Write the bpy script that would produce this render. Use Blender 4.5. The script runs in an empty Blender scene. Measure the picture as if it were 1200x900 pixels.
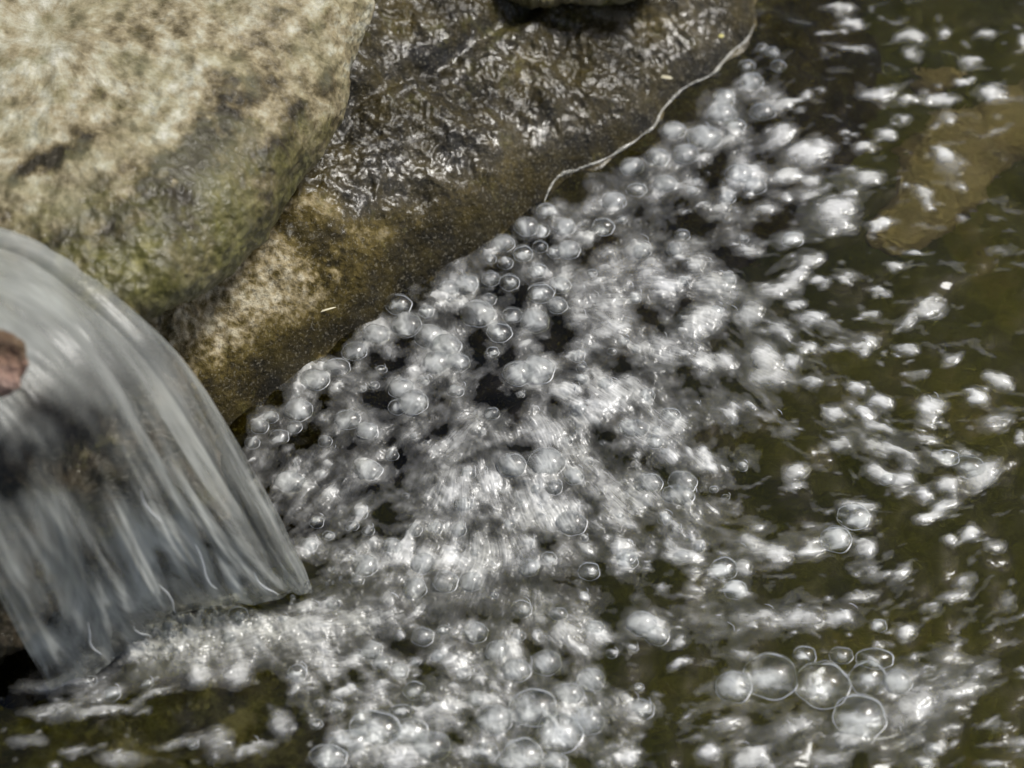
import bpy, math, random
import numpy as np
from mathutils import Vector
random.seed(7); rng = np.random.default_rng(7)
sc = bpy.context.scene; col = sc.collection
R = math.radians

# ------------------------------------------------------------ camera, light, exposure
PITCH = R(52); DIST = 1.2; TANH = 0.2
CAM = np.array([0, -DIST*math.cos(PITCH), DIST*math.sin(PITCH)])
FWD = np.array([0, math.cos(PITCH), -math.sin(PITCH)]); UP = np.array([0, math.sin(PITCH), math.cos(PITCH)])
cd = bpy.data.cameras.new('camera'); cam = bpy.data.objects.new('camera', cd); col.objects.link(cam)
cam.location = CAM; cam.rotation_euler = (math.pi/2-PITCH, 0, 0)
cd.sensor_width = 36; cd.lens = 18/TANH; cd.clip_start = 0.02; cd.clip_end = 200
cd.dof.use_dof = True; cd.dof.focus_distance = 1.18; cd.dof.aperture_fstop = 6.5
sc.camera = cam
SUN_EL, SUN_AZ = R(56), R(60)           # azimuth clockwise from +Y (away from the camera), i.e. behind right
w = bpy.data.worlds.new('World'); sc.world = w; w.use_nodes = True
wn = w.node_tree; bg = wn.nodes['Background']; sky = wn.nodes.new('ShaderNodeTexSky')
sky.sky_type = 'NISHITA'; sky.sun_disc = False; sky.sun_elevation = SUN_EL; sky.sun_rotation = SUN_AZ
sky.air_density = 1.0; sky.dust_density = 4.0; sky.ozone_density = 1.0
wn.links.new(sky.outputs[0], bg.inputs[0]); bg.inputs[1].default_value = 0.055
sd = bpy.data.lights.new('sun', 'SUN'); sd.energy = 2.6; sd.angle = R(12); sd.color = (1, .985, .94)
so = bpy.data.objects.new('sun', sd); col.objects.link(so)
sdir = Vector((math.sin(SUN_AZ)*math.cos(SUN_EL), math.cos(SUN_AZ)*math.cos(SUN_EL), math.sin(SUN_EL)))
so.rotation_euler = sdir.to_track_quat('Z', 'Y').to_euler(); so.location = sdir*5
vs = sc.view_settings; vs.view_transform = 'Standard'; vs.look = 'None'; vs.exposure = 0.6; vs.gamma = 1
sc.render.engine = 'CYCLES'; cy = sc.cycles
cy.transparent_max_bounces = 24; cy.max_bounces = 8; cy.use_denoising = True; cy.sample_clamp_direct = 3.0; cy.sample_clamp_indirect = 3.0

# ------------------------------------------------------------ helpers
def P(px, py, z=0.0):
    """world point where the line of sight of photograph pixel (px,py) meets height z"""
    px = np.asarray(px, float); py = np.asarray(py, float)
    sx = (px-600)/600*TANH; sy = (450-py)/600*TANH
    d = FWD + sx[..., None]*np.array([1, 0, 0]) + sy[..., None]*UP
    t = (np.asarray(z)-CAM[2])/d[..., 2]
    return CAM + t[..., None]*d
def PD(px, py, depth):
    px = np.asarray(px, float); py = np.asarray(py, float)
    sx = (px-600)/600*TANH; sy = (450-py)/600*TANH
    d = FWD + sx[..., None]*np.array([1, 0, 0]) + sy[..., None]*UP
    return CAM + np.asarray(depth)[..., None]*d
def pix(X):
    v = X-CAM; dep = v@FWD
    return 600+v[..., 0]/dep/TANH*600, 450-(v@UP)/dep/TANH*600
_perm = np.random.default_rng(3).permutation(4096); _g = np.random.default_rng(4).normal(size=(4096, 3)); _g /= np.linalg.norm(_g, axis=1)[:, None]
def pn(x, y, z=0.0):
    x, y, z = np.broadcast_arrays(np.asarray(x, float), np.asarray(y, float), np.asarray(z, float))
    xi, yi, zi = [np.floor(a).astype(np.int64) for a in (x, y, z)]
    xf, yf, zf = x-xi, y-yi, z-zi
    u, v, w_ = [f*f*f*(f*(f*6-15)+10) for f in (xf, yf, zf)]
    out = 0
    for i in (0, 1):
        for j in (0, 1):
            for k in (0, 1):
                h = _perm[(_perm[(_perm[(xi+i) & 4095]+yi+j) & 4095]+zi+k) & 4095]
                g = _g[h]
                dt = g[..., 0]*(xf-i)+g[..., 1]*(yf-j)+g[..., 2]*(zf-k)
                out = out + dt*(u if i else 1-u)*(v if j else 1-v)*(w_ if k else 1-w_)
    return out*1.6
def fbm(x, y, z=0.0, o=4, gain=.5, lac=2.03):
    s = 0; a = 1
    for k in range(o):
        s = s+a*pn(x, y, z+k*7.3); x = x*lac; y = y*lac; z = z*lac; a *= gain
    return s
def ridge(x, y, z=0.0, o=4):
    s = 0; a = 1
    for k in range(o):
        s = s+a*(1-2*np.abs(pn(x, y, z+k*5.1))); x = x*2.1; y = y*2.1; z = z*2.1; a *= .5
    return s
def sm(a, b, x):
    t = np.clip((x-a)/(b-a), 0, 1); return t*t*(3-2*t)
def mesh_np(name, V, F, mat, attrs=None, smooth=True, parent=None):
    """V (n,3), F (m,k) integer array; ONE mesh object"""
    me = bpy.data.meshes.new(name); V = np.ascontiguousarray(V, np.float32); F = np.ascontiguousarray(F, np.int32)
    me.vertices.add(len(V)); me.vertices.foreach_set('co', V.ravel())
    m, k = F.shape
    me.loops.add(m*k); me.loops.foreach_set('vertex_index', F.ravel())
    me.polygons.add(m); me.polygons.foreach_set('loop_start', np.arange(0, m*k, k, dtype=np.int32))
    me.polygons.foreach_set('loop_total', np.full(m, k, np.int32))
    me.update(calc_edges=True)
    if smooth: me.polygons.foreach_set('use_smooth', np.ones(m, bool))
    for an, arr in (attrs or {}).items():
        if arr.ndim == 1:
            at = me.attributes.new(an, 'FLOAT', 'POINT'); at.data.foreach_set('value', arr.astype(np.float32))
        else:
            at = me.attributes.new(an, 'FLOAT_VECTOR', 'POINT'); at.data.foreach_set('vector', arr.astype(np.float32).ravel())
    if mat: me.materials.append(mat)
    o = bpy.data.objects.new(name, me); col.objects.link(o)
    if parent: o.parent = parent
    return o
def grid_faces(nr, nc, wrap=False):
    i = np.arange(nr-1)[:, None]; j = np.arange(nc if wrap else nc-1)[None, :]
    j2 = (j+1) % nc
    return np.stack([i*nc+j, i*nc+j2, (i+1)*nc+j2, (i+1)*nc+j], -1).reshape(-1, 4)
def tag(o, label=None, cat=None, group=None, kind=None):
    for k, v in (('label', label), ('category', cat), ('group', group), ('kind', kind)):
        if v: o[k] = v
    return o
def poly_sd(px, py, poly):
    """signed distance, positive inside"""
    px = np.asarray(px, float); py = np.asarray(py, float)
    best = np.full(px.shape, 1e9); ins = np.zeros(px.shape, bool)
    for (x0, y0), (x1, y1) in zip(poly, poly[1:]+poly[:1]):
        dx, dy = x1-x0, y1-y0
        t = np.clip(((px-x0)*dx+(py-y0)*dy)/(dx*dx+dy*dy+1e-12), 0, 1)
        best = np.minimum(best, np.hypot(px-x0-t*dx, py-y0-t*dy))
        if y0 != y1:
            c = ((y0 > py) != (y1 > py)) & (px < (x1-x0)*(py-y0)/(y1-y0)+x0); ins ^= c
    return np.where(ins, best, -best)
def gauss(px, py, cx, cy, rx, ry, ang=0):
    c, s = math.cos(R(ang)), math.sin(R(ang))
    a = ((px-cx)*c+(py-cy)*s)/rx; b = (-(px-cx)*s+(py-cy)*c)/ry
    return np.exp(-(a*a+b*b))

# node helper
class NT:
    def __init__(s, name):
        s.m = bpy.data.materials.new(name); s.m.use_nodes = True; s.t = s.m.node_tree; s.t.nodes.clear()
        s.out = s.n('ShaderNodeOutputMaterial')
    def n(s, typ, **kw):
        nd = s.t.nodes.new(typ)
        for k, v in kw.items(): setattr(nd, k, v)
        return nd
    def l(s, a, b): s.t.links.new(a, b)
    def set(s, sock, v):
        if isinstance(v, bpy.types.NodeSocket): s.l(v, sock)
        else: sock.default_value = v
    def math(s, op, a, b=0.0, c=0.0, clamp=False):
        nd = s.n('ShaderNodeMath', operation=op, use_clamp=clamp)
        for i, v in enumerate((a, b, c)):
            s.set(nd.inputs[i], v)
        return nd.outputs[0]
    def attr(s, name, out='Fac'):
        return s.n('ShaderNodeAttribute', attribute_name=name).outputs[out]
    def noise(s, scale, detail=4, rough=.55, vec=None, dist=0.0, out='Fac'):
        nd = s.n('ShaderNodeTexNoise'); nd.inputs['Scale'].default_value = scale; nd.inputs['Detail'].default_value = detail
        nd.inputs['Roughness'].default_value = rough; nd.inputs['Distortion'].default_value = dist
        s.l(vec if vec else s.geo(), nd.inputs['Vector']); return nd.outputs[out]
    def geo(s):
        if not hasattr(s, '_g'): s._g = s.n('ShaderNodeTexCoord').outputs['Object']
        return s._g
    def vor(s, scale, feature='F1', out='Distance', vec=None):
        nd = s.n('ShaderNodeTexVoronoi', feature=feature); nd.inputs['Scale'].default_value = scale
        s.l(vec if vec else s.geo(), nd.inputs['Vector']); return nd.outputs[out]
    def ramp(s, fac, stops, interp='LINEAR'):
        nd = s.n('ShaderNodeValToRGB'); cr = nd.color_ramp; cr.interpolation = interp
        while len(cr.elements) < len(stops): cr.elements.new(.5)
        for e, (p, c) in zip(cr.elements, stops):
            e.position = p; e.color = (c[0], c[1], c[2], 1) if isinstance(c, (tuple, list)) else (c, c, c, 1)
        s.l(fac, nd.inputs[0]); return nd.outputs[0]
    def mixc(s, fac, a, b, mode='MIX'):
        nd = s.n('ShaderNodeMix', data_type='RGBA', blend_type=mode)
        s.set(nd.inputs[0], fac)
        for sock, v in ((nd.inputs[6], a), (nd.inputs[7], b)):
            s.set(sock, (*v, 1) if isinstance(v, tuple) and len(v) == 3 else v)
        return nd.outputs[2]
    def mixs(s, fac, a, b):
        nd = s.n('ShaderNodeMixShader'); s.set(nd.inputs[0], fac); s.l(a, nd.inputs[1]); s.l(b, nd.inputs[2]); return nd.outputs[0]
    def bump(s, h, strength, dist, normal=None):
        nd = s.n('ShaderNodeBump'); nd.inputs['Strength'].default_value = strength; nd.inputs['Distance'].default_value = dist
        s.l(h, nd.inputs['Height'])
        if normal: s.l(normal, nd.inputs['Normal'])
        return nd.outputs[0]
    def schlick(s, f0, normal=None, mult=1.0, power=5.0):
        lw = s.n('ShaderNodeLayerWeight'); lw.inputs[0].default_value = .5
        if normal: s.l(normal, lw.inputs['Normal'])
        p = s.math('POWER', lw.outputs['Facing'], power)
        return s.math('MULTIPLY_ADD', p, (1-f0)*mult, f0*mult, clamp=True)
    def glossy(s, rough, normal=None, color=(1, 1, 1, 1)):
        g = s.n('ShaderNodeBsdfGlossy'); g.inputs['Roughness'].default_value = rough; g.inputs['Color'].default_value = color
        if normal: s.l(normal, g.inputs['Normal'])
        return g.outputs[0]
    def transp(s, c=(1, 1, 1, 1)):
        g = s.n('ShaderNodeBsdfTransparent'); g.inputs[0].default_value = c; return g.outputs[0]
    def done(s, shader): s.l(shader, s.out.inputs['Surface']); return s.m

# ------------------------------------------------------------ materials
def mat_rock(name, stops, scale=1.0, wet=.3, coat=0.0, bumpd=.0012, rough_hi=.7, tone='tone', moss=True, spec=.5, cols2=None, cs=120, cb=.0011, cr_=.07, grain=.35):
    """tone attribute 0..1 shifts along the colour ramp; wetness attribute lowers the roughness; moss attribute greens"""
    t = NT(name)
    n1 = t.noise(28*scale, 8, .62, dist=.4); n2 = t.noise(150*scale, 6, .7); n3 = t.noise(520*scale, 4, .7)
    v = t.vor(330*scale); v2 = t.vor(120*scale)
    f = t.math('ADD', t.math('MULTIPLY', n1, .55), t.math('MULTIPLY', n2, .55))
    f = t.math('ADD', f, t.math('MULTIPLY', n3, .42))
    f = t.math('ADD', t.math('SUBTRACT', f, .76), t.attr(tone))
    base = t.ramp(f, stops)
    # pale and dark mineral grains
    g = t.math('GREATER_THAN', t.noise(700*scale, 2, .5), .62)
    base = t.mixc(t.math('MULTIPLY', g, grain), base, (.34, .31, .24))
    g2 = t.math('GREATER_THAN', t.noise(430*scale, 3, .6, dist=.3), .6)
    base = t.mixc(t.math('MULTIPLY', g2, min(.5, grain*1.3)), base, (.035, .03, .02))
    hue = t.noise(70*scale, 3, .6)
    base = t.mixc(t.math('MULTIPLY', t.math('SUBTRACT', hue, .45, clamp=True), 1.6, clamp=True), base, cols2 or (.22, .17, .12), 'MIX')
    if moss:
        mo = t.attr('moss'); mf = t.math('MULTIPLY', t.math('ADD', t.math('SUBTRACT', t.noise(110*scale, 5, .7), .62), mo, clamp=True), 3, clamp=True)
        mcol = t.ramp(t.noise(260*scale, 5, .7), [(.25, (.025, .024, .006)), (.5, (.085, .080, .018)), (.75, (.24, .22, .08))])
        base = t.mixc(mf, base, mcol)
    b = t.n('ShaderNodeBsdfPrincipled'); t.l(base, b.inputs['Base Color'])
    h = t.math('ADD', t.math('MULTIPLY', n2, 1.2), t.math('MULTIPLY', n3, .8)); h = t.math('ADD', h, t.math('MULTIPLY', v, .5)); h = t.math('ADD', h, t.math('MULTIPLY', v2, .5))
    bp = t.bump(h, 1.0, bumpd)
    t.l(bp, b.inputs['Normal'])
    wt = t.attr('wetness')
    wv = t.math('MULTIPLY', wt, t.math('MULTIPLY_ADD', t.noise(60*scale, 4, .6), 1.4, .2, clamp=True), clamp=True)
    t.l(t.math('MULTIPLY_ADD', wv, -(rough_hi-wet), rough_hi), b.inputs['Roughness'])
    b.inputs['Specular IOR Level'].default_value = spec
    b.inputs['IOR'].default_value = 1.45
    t.l(t.math('MULTIPLY', wv, coat), b.inputs['Coat Weight']); b.inputs['Coat Roughness'].default_value = cr_; b.inputs['Coat IOR'].default_value = 1.56 if coat > .5 else 1.5
    fb = t.bump(t.math('ADD', t.noise(cs, 5, .62, dist=1.3), t.math('MULTIPLY', t.noise(cs*3, 3, .6, dist=.8), .22)), 1.0, cb)
    t.l(fb, b.inputs['Coat Normal'])
    return t.done(b.outputs[0])

M = {}
M['pale'] = mat_rock('pale_lichen_stone', [(.05, (.022, .017, .007)), (.28, (.085, .066, .030)), (.5, (.25, .21, .125)), (.7, (.39, .37, .275)), (.95, (.60, .585, .51))], scale=.5, coat=.5, wet=.4, spec=.3, bumpd=.0008, cols2=(.25, .245, .14), grain=.1, cs=150, cb=.0008)
M['wet'] = mat_rock('wet_brown_stone', [(.08, (.009, .007, .002)), (.32, (.038, .028, .006)), (.5, (.105, .078, .020)), (.7, (.29, .235, .13)), (.95, (.56, .50, .36))], scale=1.0, coat=1.0, wet=.4, bumpd=.0013, spec=.2, cols2=(.07, .052, .008), cs=260, cb=.0004, cr_=.15, grain=.28)
M['dark'] = mat_rock('dark_wet_stone', [(.1, (.006, .005, .003)), (.45, (.026, .023, .012)), (.7, (.08, .072, .04)), (.95, (.25, .22, .16))], scale=.6, coat=.25, wet=.4, spec=.15, grain=.05)
M['tan'] = mat_rock('tan_submerged_stone', [(.1, (.10, .08, .07)), (.45, (.28, .22, .19)), (.7, (.42, .33, .29)), (.95, (.5, .4, .35))], scale=.4, moss=False, cols2=(.36, .25, .20), grain=.05)
M['pink'] = mat_rock('pinkish_stone', [(.1, (.04, .025, .013)), (.45, (.13, .085, .045)), (.7, (.35, .22, .17)), (.95, (.5, .36, .3))], scale=1.6, moss=False, cols2=(.22, .10, .06), grain=.2)

def mat_bed():
    t = NT('silty_stream_bed')
    n = t.noise(14, 5, .6, dist=.6); n2 = t.noise(90, 5, .6)
    f = t.math('ADD', t.math('MULTIPLY', n, .75), t.math('MULTIPLY', n2, .3))
    c = t.ramp(f, [(.3, (.028, .028, .006)), (.48, (.075, .072, .014)), (.6, (.12, .11, .024)), (.75, (.18, .14, .05))])
    c = t.mixc(t.attr('bed_shade'), c, (.008, .007, .003))
    b = t.n('ShaderNodeBsdfPrincipled'); t.l(c, b.inputs['Base Color']); b.inputs['Roughness'].default_value = .9
    t.l(t.bump(n2, .6, .004), b.inputs['Normal'])
    return t.done(b.outputs[0])
M['bed'] = mat_bed()
def refr_(t, nb):
    r = t.n('ShaderNodeBsdfRefraction'); r.inputs['IOR'].default_value = 1.33; r.inputs['Roughness'].default_value = .0; r.inputs[0].default_value = (.60, .60, .36, 1); t.l(nb, r.inputs['Normal'])
    return r.outputs[0]
def mat_water():
    t = NT('clear_brown_water')
    nb = t.bump(t.noise(60, 3, .5, dist=.5), .35, .002)
    return t.done(t.mixs(t.schlick(.02, nb, 1.0), refr_(t, nb), t.glossy(.09, nb)))
M['water'] = mat_water()
def mat_foam():
    t = NT('white_froth')
    d = t.attr('cover'); tint = t.attr('tint')
    n = t.noise(420, 4, .6); n2 = t.noise(130, 4, .6, dist=1.2)
    a = t.math('MULTIPLY', d, t.math('MULTIPLY_ADD', n2, .3, .85), clamp=True)
    nb = t.bump(t.math('ADD', n2, t.math('MULTIPLY', n, .15)), .22, .0010)
    df = t.n('ShaderNodeBsdfDiffuse'); t.l(t.mixc(tint, (.88, .885, .88), (.62, .62, .57)), df.inputs[0]); t.l(nb, df.inputs['Normal'])
    tr = t.n('ShaderNodeBsdfTranslucent'); tr.inputs[0].default_value = (.82, .82, .80, 1); t.l(nb, tr.inputs['Normal'])
    body = t.mixs(.25, df.outputs[0], tr.outputs[0])
    s = t.mixs(a, t.transp(), body)
    fr = t.math('MULTIPLY', t.schlick(.02, nb, 1.0), t.math('MULTIPLY', d, 3, clamp=True))
    return t.done(t.mixs(fr, s, t.glossy(.22, nb)))
M['foam'] = mat_foam()
def mat_film(name, milk, f0=.035, mult=1.2, rough=.09, lensf=.5):
    t = NT(name)
    df = t.n('ShaderNodeBsdfDiffuse'); df.inputs[0].default_value = (.85, .88, .9, 1)
    rf = t.n('ShaderNodeBsdfRefraction'); rf.inputs['IOR'].default_value = 1.33; rf.inputs['Roughness'].default_value = .02; rf.inputs[0].default_value = (.97, .98, .98, 1)
    lens = t.mixs(lensf, t.transp((.97, .98, .98, 1)), rf.outputs[0])
    lw = t.n('ShaderNodeLayerWeight'); lw.inputs[0].default_value = .5
    body = t.mixs(t.math('MULTIPLY_ADD', t.math('POWER', lw.outputs['Facing'], 4.0), .35, milk, clamp=True), lens, df.outputs[0])
    return t.done(t.mixs(t.schlick(f0, None, mult, 4.0), body, t.glossy(rough)))
M['film'] = mat_film('thin_bubble_film', .0, lensf=.15)
M['milkfilm'] = mat_film('milky_bubble_film', .02)
M['smallfilm'] = M['film']
def plain_edge():
    t = NT('waterline_film'); df = t.n('ShaderNodeBsdfDiffuse'); df.inputs[0].default_value = (.6, .59, .52, 1)
    return t.done(t.mixs(t.schlick(.06), t.mixs(t.math('MULTIPLY', t.noise(120, 4), .8), t.transp(), df.outputs[0]), t.glossy(.15)))
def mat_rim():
    t = NT('white_highlight_edge')
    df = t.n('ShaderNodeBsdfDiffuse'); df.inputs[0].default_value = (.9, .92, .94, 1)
    body = t.mixs(.45, t.transp(), df.outputs[0])  # white diffuse share paints the highlights along water edges
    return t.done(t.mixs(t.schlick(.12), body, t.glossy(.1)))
M['rim'] = mat_rim()
M['edge'] = plain_edge()
def mat_fall():
    t = NT('falling_water')
    d = t.attr('cover')
    tc = t.attr('flow', 'Vector')
    mp = t.n('ShaderNodeMapping'); t.l(tc, mp.inputs[0]); mp.inputs['Scale'].default_value = (11, 1.8, 1)
    mp2 = t.n('ShaderNodeMapping'); t.l(tc, mp2.inputs[0]); mp2.inputs['Scale'].default_value = (5, 2.2, 1)
    n1 = t.noise(1, 4, .5, vec=mp.outputs[0], dist=2.0); n2 = t.noise(1, 5, .6, vec=mp2.outputs[0], dist=1.6)
    st = t.math('ADD', t.math('MULTIPLY', n1, .45), t.math('MULTIPLY', n2, .75))
    wild = t.attr('wild'); var = t.math('MULTIPLY', t.math('MULTIPLY_ADD', st, 5.6, -3.3), wild)
    a = t.math('MULTIPLY', d, t.math('ADD', var, .8), clamp=True)
    nb = t.bump(st, .45, .003)
    df = t.n('ShaderNodeBsdfDiffuse'); df.inputs[0].default_value = (.58, .60, .57, 1); t.l(nb, df.inputs['Normal'])
    tr = t.n('ShaderNodeBsdfTranslucent'); tr.inputs[0].default_value = (.58, .60, .57, 1); t.l(nb, tr.inputs['Normal'])
    s = t.mixs(a, t.transp((.9, .9, .87, 1)), t.mixs(.3, df.outputs[0], tr.outputs[0]))
    return t.done(t.mixs(t.schlick(.02, nb, .6), s, t.glossy(.3, nb)))
M['fall'] = mat_fall()
def plain(name, c, rough=.5, transl=0):
    t = NT(name); b = t.n('ShaderNodeBsdfPrincipled')
    t.l(t.mixc(t.noise(300, 3), tuple(x*.7 for x in c), tuple(min(1, x*1.25) for x in c)), b.inputs['Base Color']); b.inputs['Roughness'].default_value = rough
    return t.done(b.outputs[0])
M['leaf'] = plain('dry_yellow_leaf', (.55, .5, .16)); M['straw'] = plain('pale_straw', (.6, .55, .38))

# ------------------------------------------------------------ stream bed and water
def axis(lo, hi, step, far, n=14):
    inner = np.arange(lo, hi, step); g = step*np.cumsum(1.45**np.arange(1, 40)); g = g[g < far]
    return np.concatenate([(lo-g)[::-1], inner, hi+g])
ax = axis(-.36, .36, .004, 3.0); ay = axis(-.40, .44, .004, 3.0)
X, Y = np.meshgrid(ax, ay); Z = -.075+.008*fbm(X*5, Y*5, 1.0, 4)
Z = np.where(np.hypot(X, Y) > .8, -.08, Z)
bx_, by_ = pix(np.stack([X, Y, Z], -1)); bed_shade = np.clip(1.3*gauss(bx_, by_, 915, -10, 60, 90)+1.1*gauss(bx_, by_, 600, 500, 330, 190, -30)+.4*gauss(bx_, by_, 1080, 20, 120, 50), 0, .95)  # shade of the deep corner and under the foam painted into the bed
bed = mesh_np('stream_bed', np.stack([X, Y, Z], -1).reshape(-1, 3), grid_faces(*X.shape), M['bed'], dict(bed_shade=bed_shade.reshape(-1))); tag(bed, kind='structure')
ax = axis(-.34, .34, .0011, 3.0); ay = axis(-.34, .44, .0011, 3.0)
X, Y = np.meshgrid(ax, ay)
def ripple(X, Y):
    """height of the water: soft ripples running out from the foot of the fall"""
    src = P(300, 720)
    r = np.hypot(X-src[0], Y-src[1])+.012*pn(X*14, Y*14, 2.0)
    a = np.arctan2(Y-src[1], X-src[0])
    fade = np.exp(-r/.35)
    z = .0009*fade*np.sin(r*2*math.pi/.026+1.5*pn(X*20, Y*20, 5.0))*(.4+np.clip(pn(a*3, r*12, 3.0)+.5, 0, 1))
    z += .0016*fbm(X*30, Y*38, 8.0, 3)
    return z
Z = ripple(X, Y)*(1-sm(.5, .9, np.hypot(X, Y)))
water = mesh_np('water', np.stack([X, Y, Z], -1).reshape(-1, 3), grid_faces(*X.shape), M['water']); tag(water, kind='structure')

# ------------------------------------------------------------ boulders
def closed_curve(pts, n):
    """resample a closed polygon smoothly (Catmull-Rom) to n points"""
    p = np.array(pts, float); m = len(p); t = np.linspace(0, m, n, endpoint=False); i = t.astype(int); f = (t-i)[:, None]
    a, b, c, d = p[(i-1) % m], p[i % m], p[(i+1) % m], p[(i+2) % m]
    return .5*((2*b)+(-a+c)*f+(2*a-5*b+4*c-d)*f**2+(-a+3*b-3*c+d)*f**3)
def boulder(name, outline, centre, depth, front, back, mat, nth=700, nph=420, amp=.006, nscale=14, flat=.55, fine=.0012, fields=None, seed=0., facing=None):
    """closed rock: outline in photo pixels set at real distance depth(px,py), swelling towards and away from the viewer"""
    o = closed_curve(outline, nth); c = np.array(centre, float)
    ph = np.linspace(1e-6, math.pi-1e-6, nph)
    s = np.sin(ph)**flat; cz = np.sign(np.cos(ph))*np.abs(np.cos(ph))**1.0
    px = c[0]+(o[None, :, 0]-c[0])*s[:, None]; py = c[1]+(o[None, :, 1]-c[1])*s[:, None]
    dep = depth(px, py)
    V = PD(px, py, dep)
    ax_ = -FWD if facing is None else np.array(facing)/np.linalg.norm(facing)
    off = np.where(cz > 0, cz*front, cz*back)[:, None]
    V = V+off[..., None]*ax_
    F = grid_faces(nph, nth, wrap=True)
    # rough normals
    du = np.roll(V, -1, 1)-np.roll(V, 1, 1); dv = np.gradient(V, axis=0); N = np.cross(du, dv); N /= np.linalg.norm(N, axis=-1)[..., None]+1e-12
    cen = V.mean((0, 1)); sg = np.sign(((V-cen)*N).sum(-1).mean()); N *= sg
    x, y, z = V[..., 0]+seed, V[..., 1], V[..., 2]
    d = amp*fbm(x*nscale, y*nscale, z*nscale, 5)+fine*ridge(x*90, y*90, z*90, 3)-fine+fine*.8*pn(x*260, y*260, z*260)
    pole = sm(0, .05, np.sin(ph))[:, None]
    V = V+N*(d*pole)[..., None]
    if sg < 0: F = F[:, ::-1]
    qx, qy = pix(V)
    at = fields(qx, qy, V, N) if fields else dict(tone=np.full(qx.shape, .5), wetness=np.full(qx.shape, .6), moss=np.zeros(qx.shape))
    return mesh_np(name, V.reshape(-1, 3), F, mat, {k: np.asarray(v).reshape(-1) for k, v in at.items()})

# pale boulder filling the upper left corner
def f_pale(px, py, V, N):
    low = sm(0, 1, (py+px*.30-205)/115+.25*fbm(px/50, py/50, 1, 3))      # damp mossy foot
    n = fbm(px/60, py/60, 3, 4)
    dark_patch = gauss(px, py, 245, 165, 95, 26, -58)+.9*gauss(px, py, 190, 225, 45, 28, -35)+.7*gauss(px, py, 60, 185, 75, 12, -28)+.5*gauss(px, py, 350, 130, 70, 14, -50)  # tone darkened along diagonal patches
    dark_patch = dark_patch*np.clip(.8+.9*fbm(px/24, py/24, 2, 3), 0, 1.3)
    dg = fbm((px*.57-py*.82)/150, (px*.82+py*.57)/26, 5, 4)
    tone = .53-.34*low-.85*dark_patch+.13*dg+.22*fbm(px/26, py/22, 8, 5, .65)+.10*n+.10*gauss(px, py, 420, 50, 30, 90)+.25*gauss(px, py, 110, 262, 14, 12)*low
    tone = tone+.05*gauss(px, py, 60, 60, 150, 120)
    moss = .08+.20*low+.16*gauss(px, py, 60, 75, 110, 60)+.10*gauss(px, py, 290, 270, 20, 45, 30)+.12*gauss(px, py, 150, 315, 90, 35)+.09*n
    wet = .25+.5*low
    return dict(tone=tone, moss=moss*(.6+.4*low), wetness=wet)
r1 = boulder('boulder', [(438, -12), (437, 18), (422, 50), (408, 84), (402, 122), (386, 160), (358, 206), (330, 248), (304, 284), (270, 322), (232, 352), (190, 370), (140, 392), (60, 400), (-60, 400), (-220, 330), (-320, 100), (-260, -160), (0, -300), (260, -260), (400, -130)],
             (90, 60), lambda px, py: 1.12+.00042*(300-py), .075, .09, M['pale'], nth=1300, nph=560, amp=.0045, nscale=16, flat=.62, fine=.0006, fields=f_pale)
tag(r1, 'pale lichen blotched boulder with a damp mossy foot, above the waterfall', 'boulder')

# wet brown boulder: a rising surface whose foot is the waterline
WL = [(-80, 700), (60, 640), (180, 560), (272, 497), (330, 452), (362, 428), (398, 398), (440, 374), (470, 345), (520, 316), (565, 292), (610, 255), (640, 232), (672, 205), (706, 189), (746, 165), (765, 150), (778, 128), (795, 110), (832, 90), (858, 62), (878, 44), (884, 28), (884, -20), (860, -80), (820, -200)]
wl = np.array(WL, float); WLw = P(wl[:, 0], wl[:, 1])[:, :2]
poly = [tuple(p) for p in WLw]+[(-.9, .95), (-.9, -.3), (-.5, -.35)]
nx, ny = 900, 800
gx = np.linspace(-.50, .22, nx); gy = np.linspace(-.30, .62, ny)
X, Y = np.meshgrid(gx, gy)
sd_ = poly_sd(X, Y, poly)
xx = fbm(X*13, Y*13, 4, 4)
up = np.maximum(sd_, 0); dn = np.maximum(-sd_, 0)
steep = 1-sm(-.10, .05, X)                       # lower left end stands up steeper out of the water
Z = (.018+.022*steep)*(1-np.exp(-up/.016))+.30*up*np.exp(-up/.5)-(.42+.9*steep)*dn-9*dn*dn
Z += (.0080*xx+.0026*ridge(X*26, Y*30, 1, 4)-.004)*sm(-.002, .03, sd_)+.0015*fbm(X*60, Y*60, 2, 4)*sm(-.01, .004, sd_)
Z += .0009*ridge(X*170, Y*170, 3, 3)*sm(.0, .012, sd_)
dr_ = sm(-.12, -.2, X)*sm(0, .03, sd_)
Z += dr_*(.0016*ridge(X*110, Y*110, 13, 3)+.0012*fbm(X*240, Y*240, 23, 2))
# long low crease running across the face
Z -= .007*np.exp(-((sd_-.075-.01*pn(X*14, Y*14, 6))/.006)**2)*sm(-.2, -.1, X)
Z = np.maximum(Z, -.14)
ZR2 = Z.copy(); V = np.stack([X, Y, Z], -1); qx, qy = pix(V)
n = fbm(qx/70, qy/50, 9, 4)
tan_ = sm(0, 1, (-(qx-430)*.0045+(qy-300)*.0052)+.45+.3*n)+.55*gauss(qx, qy, 400, 340, 60, 40, -35)
dry = tan_*sm(.0, .02, sd_)
edge = np.exp(-np.clip(sd_, 0, 1)/.006)
tone = .22+.20*n+.50*dry-.12*edge+.12*gauss(qx, qy, 560, 215, 120, 24, -25)+.10*gauss(qx, qy, 350, 245, 40, 22)
tone += dry*(.30*fbm(qx/10, qy/8, 61, 3)+.14*ridge(qx/26, qy/20, 63, 3)-.14)
tone -= .12*gauss(qx, qy, 520, 100, 110, 60)+.10*gauss(qx, qy, 590, 20, 80, 20)
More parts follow.
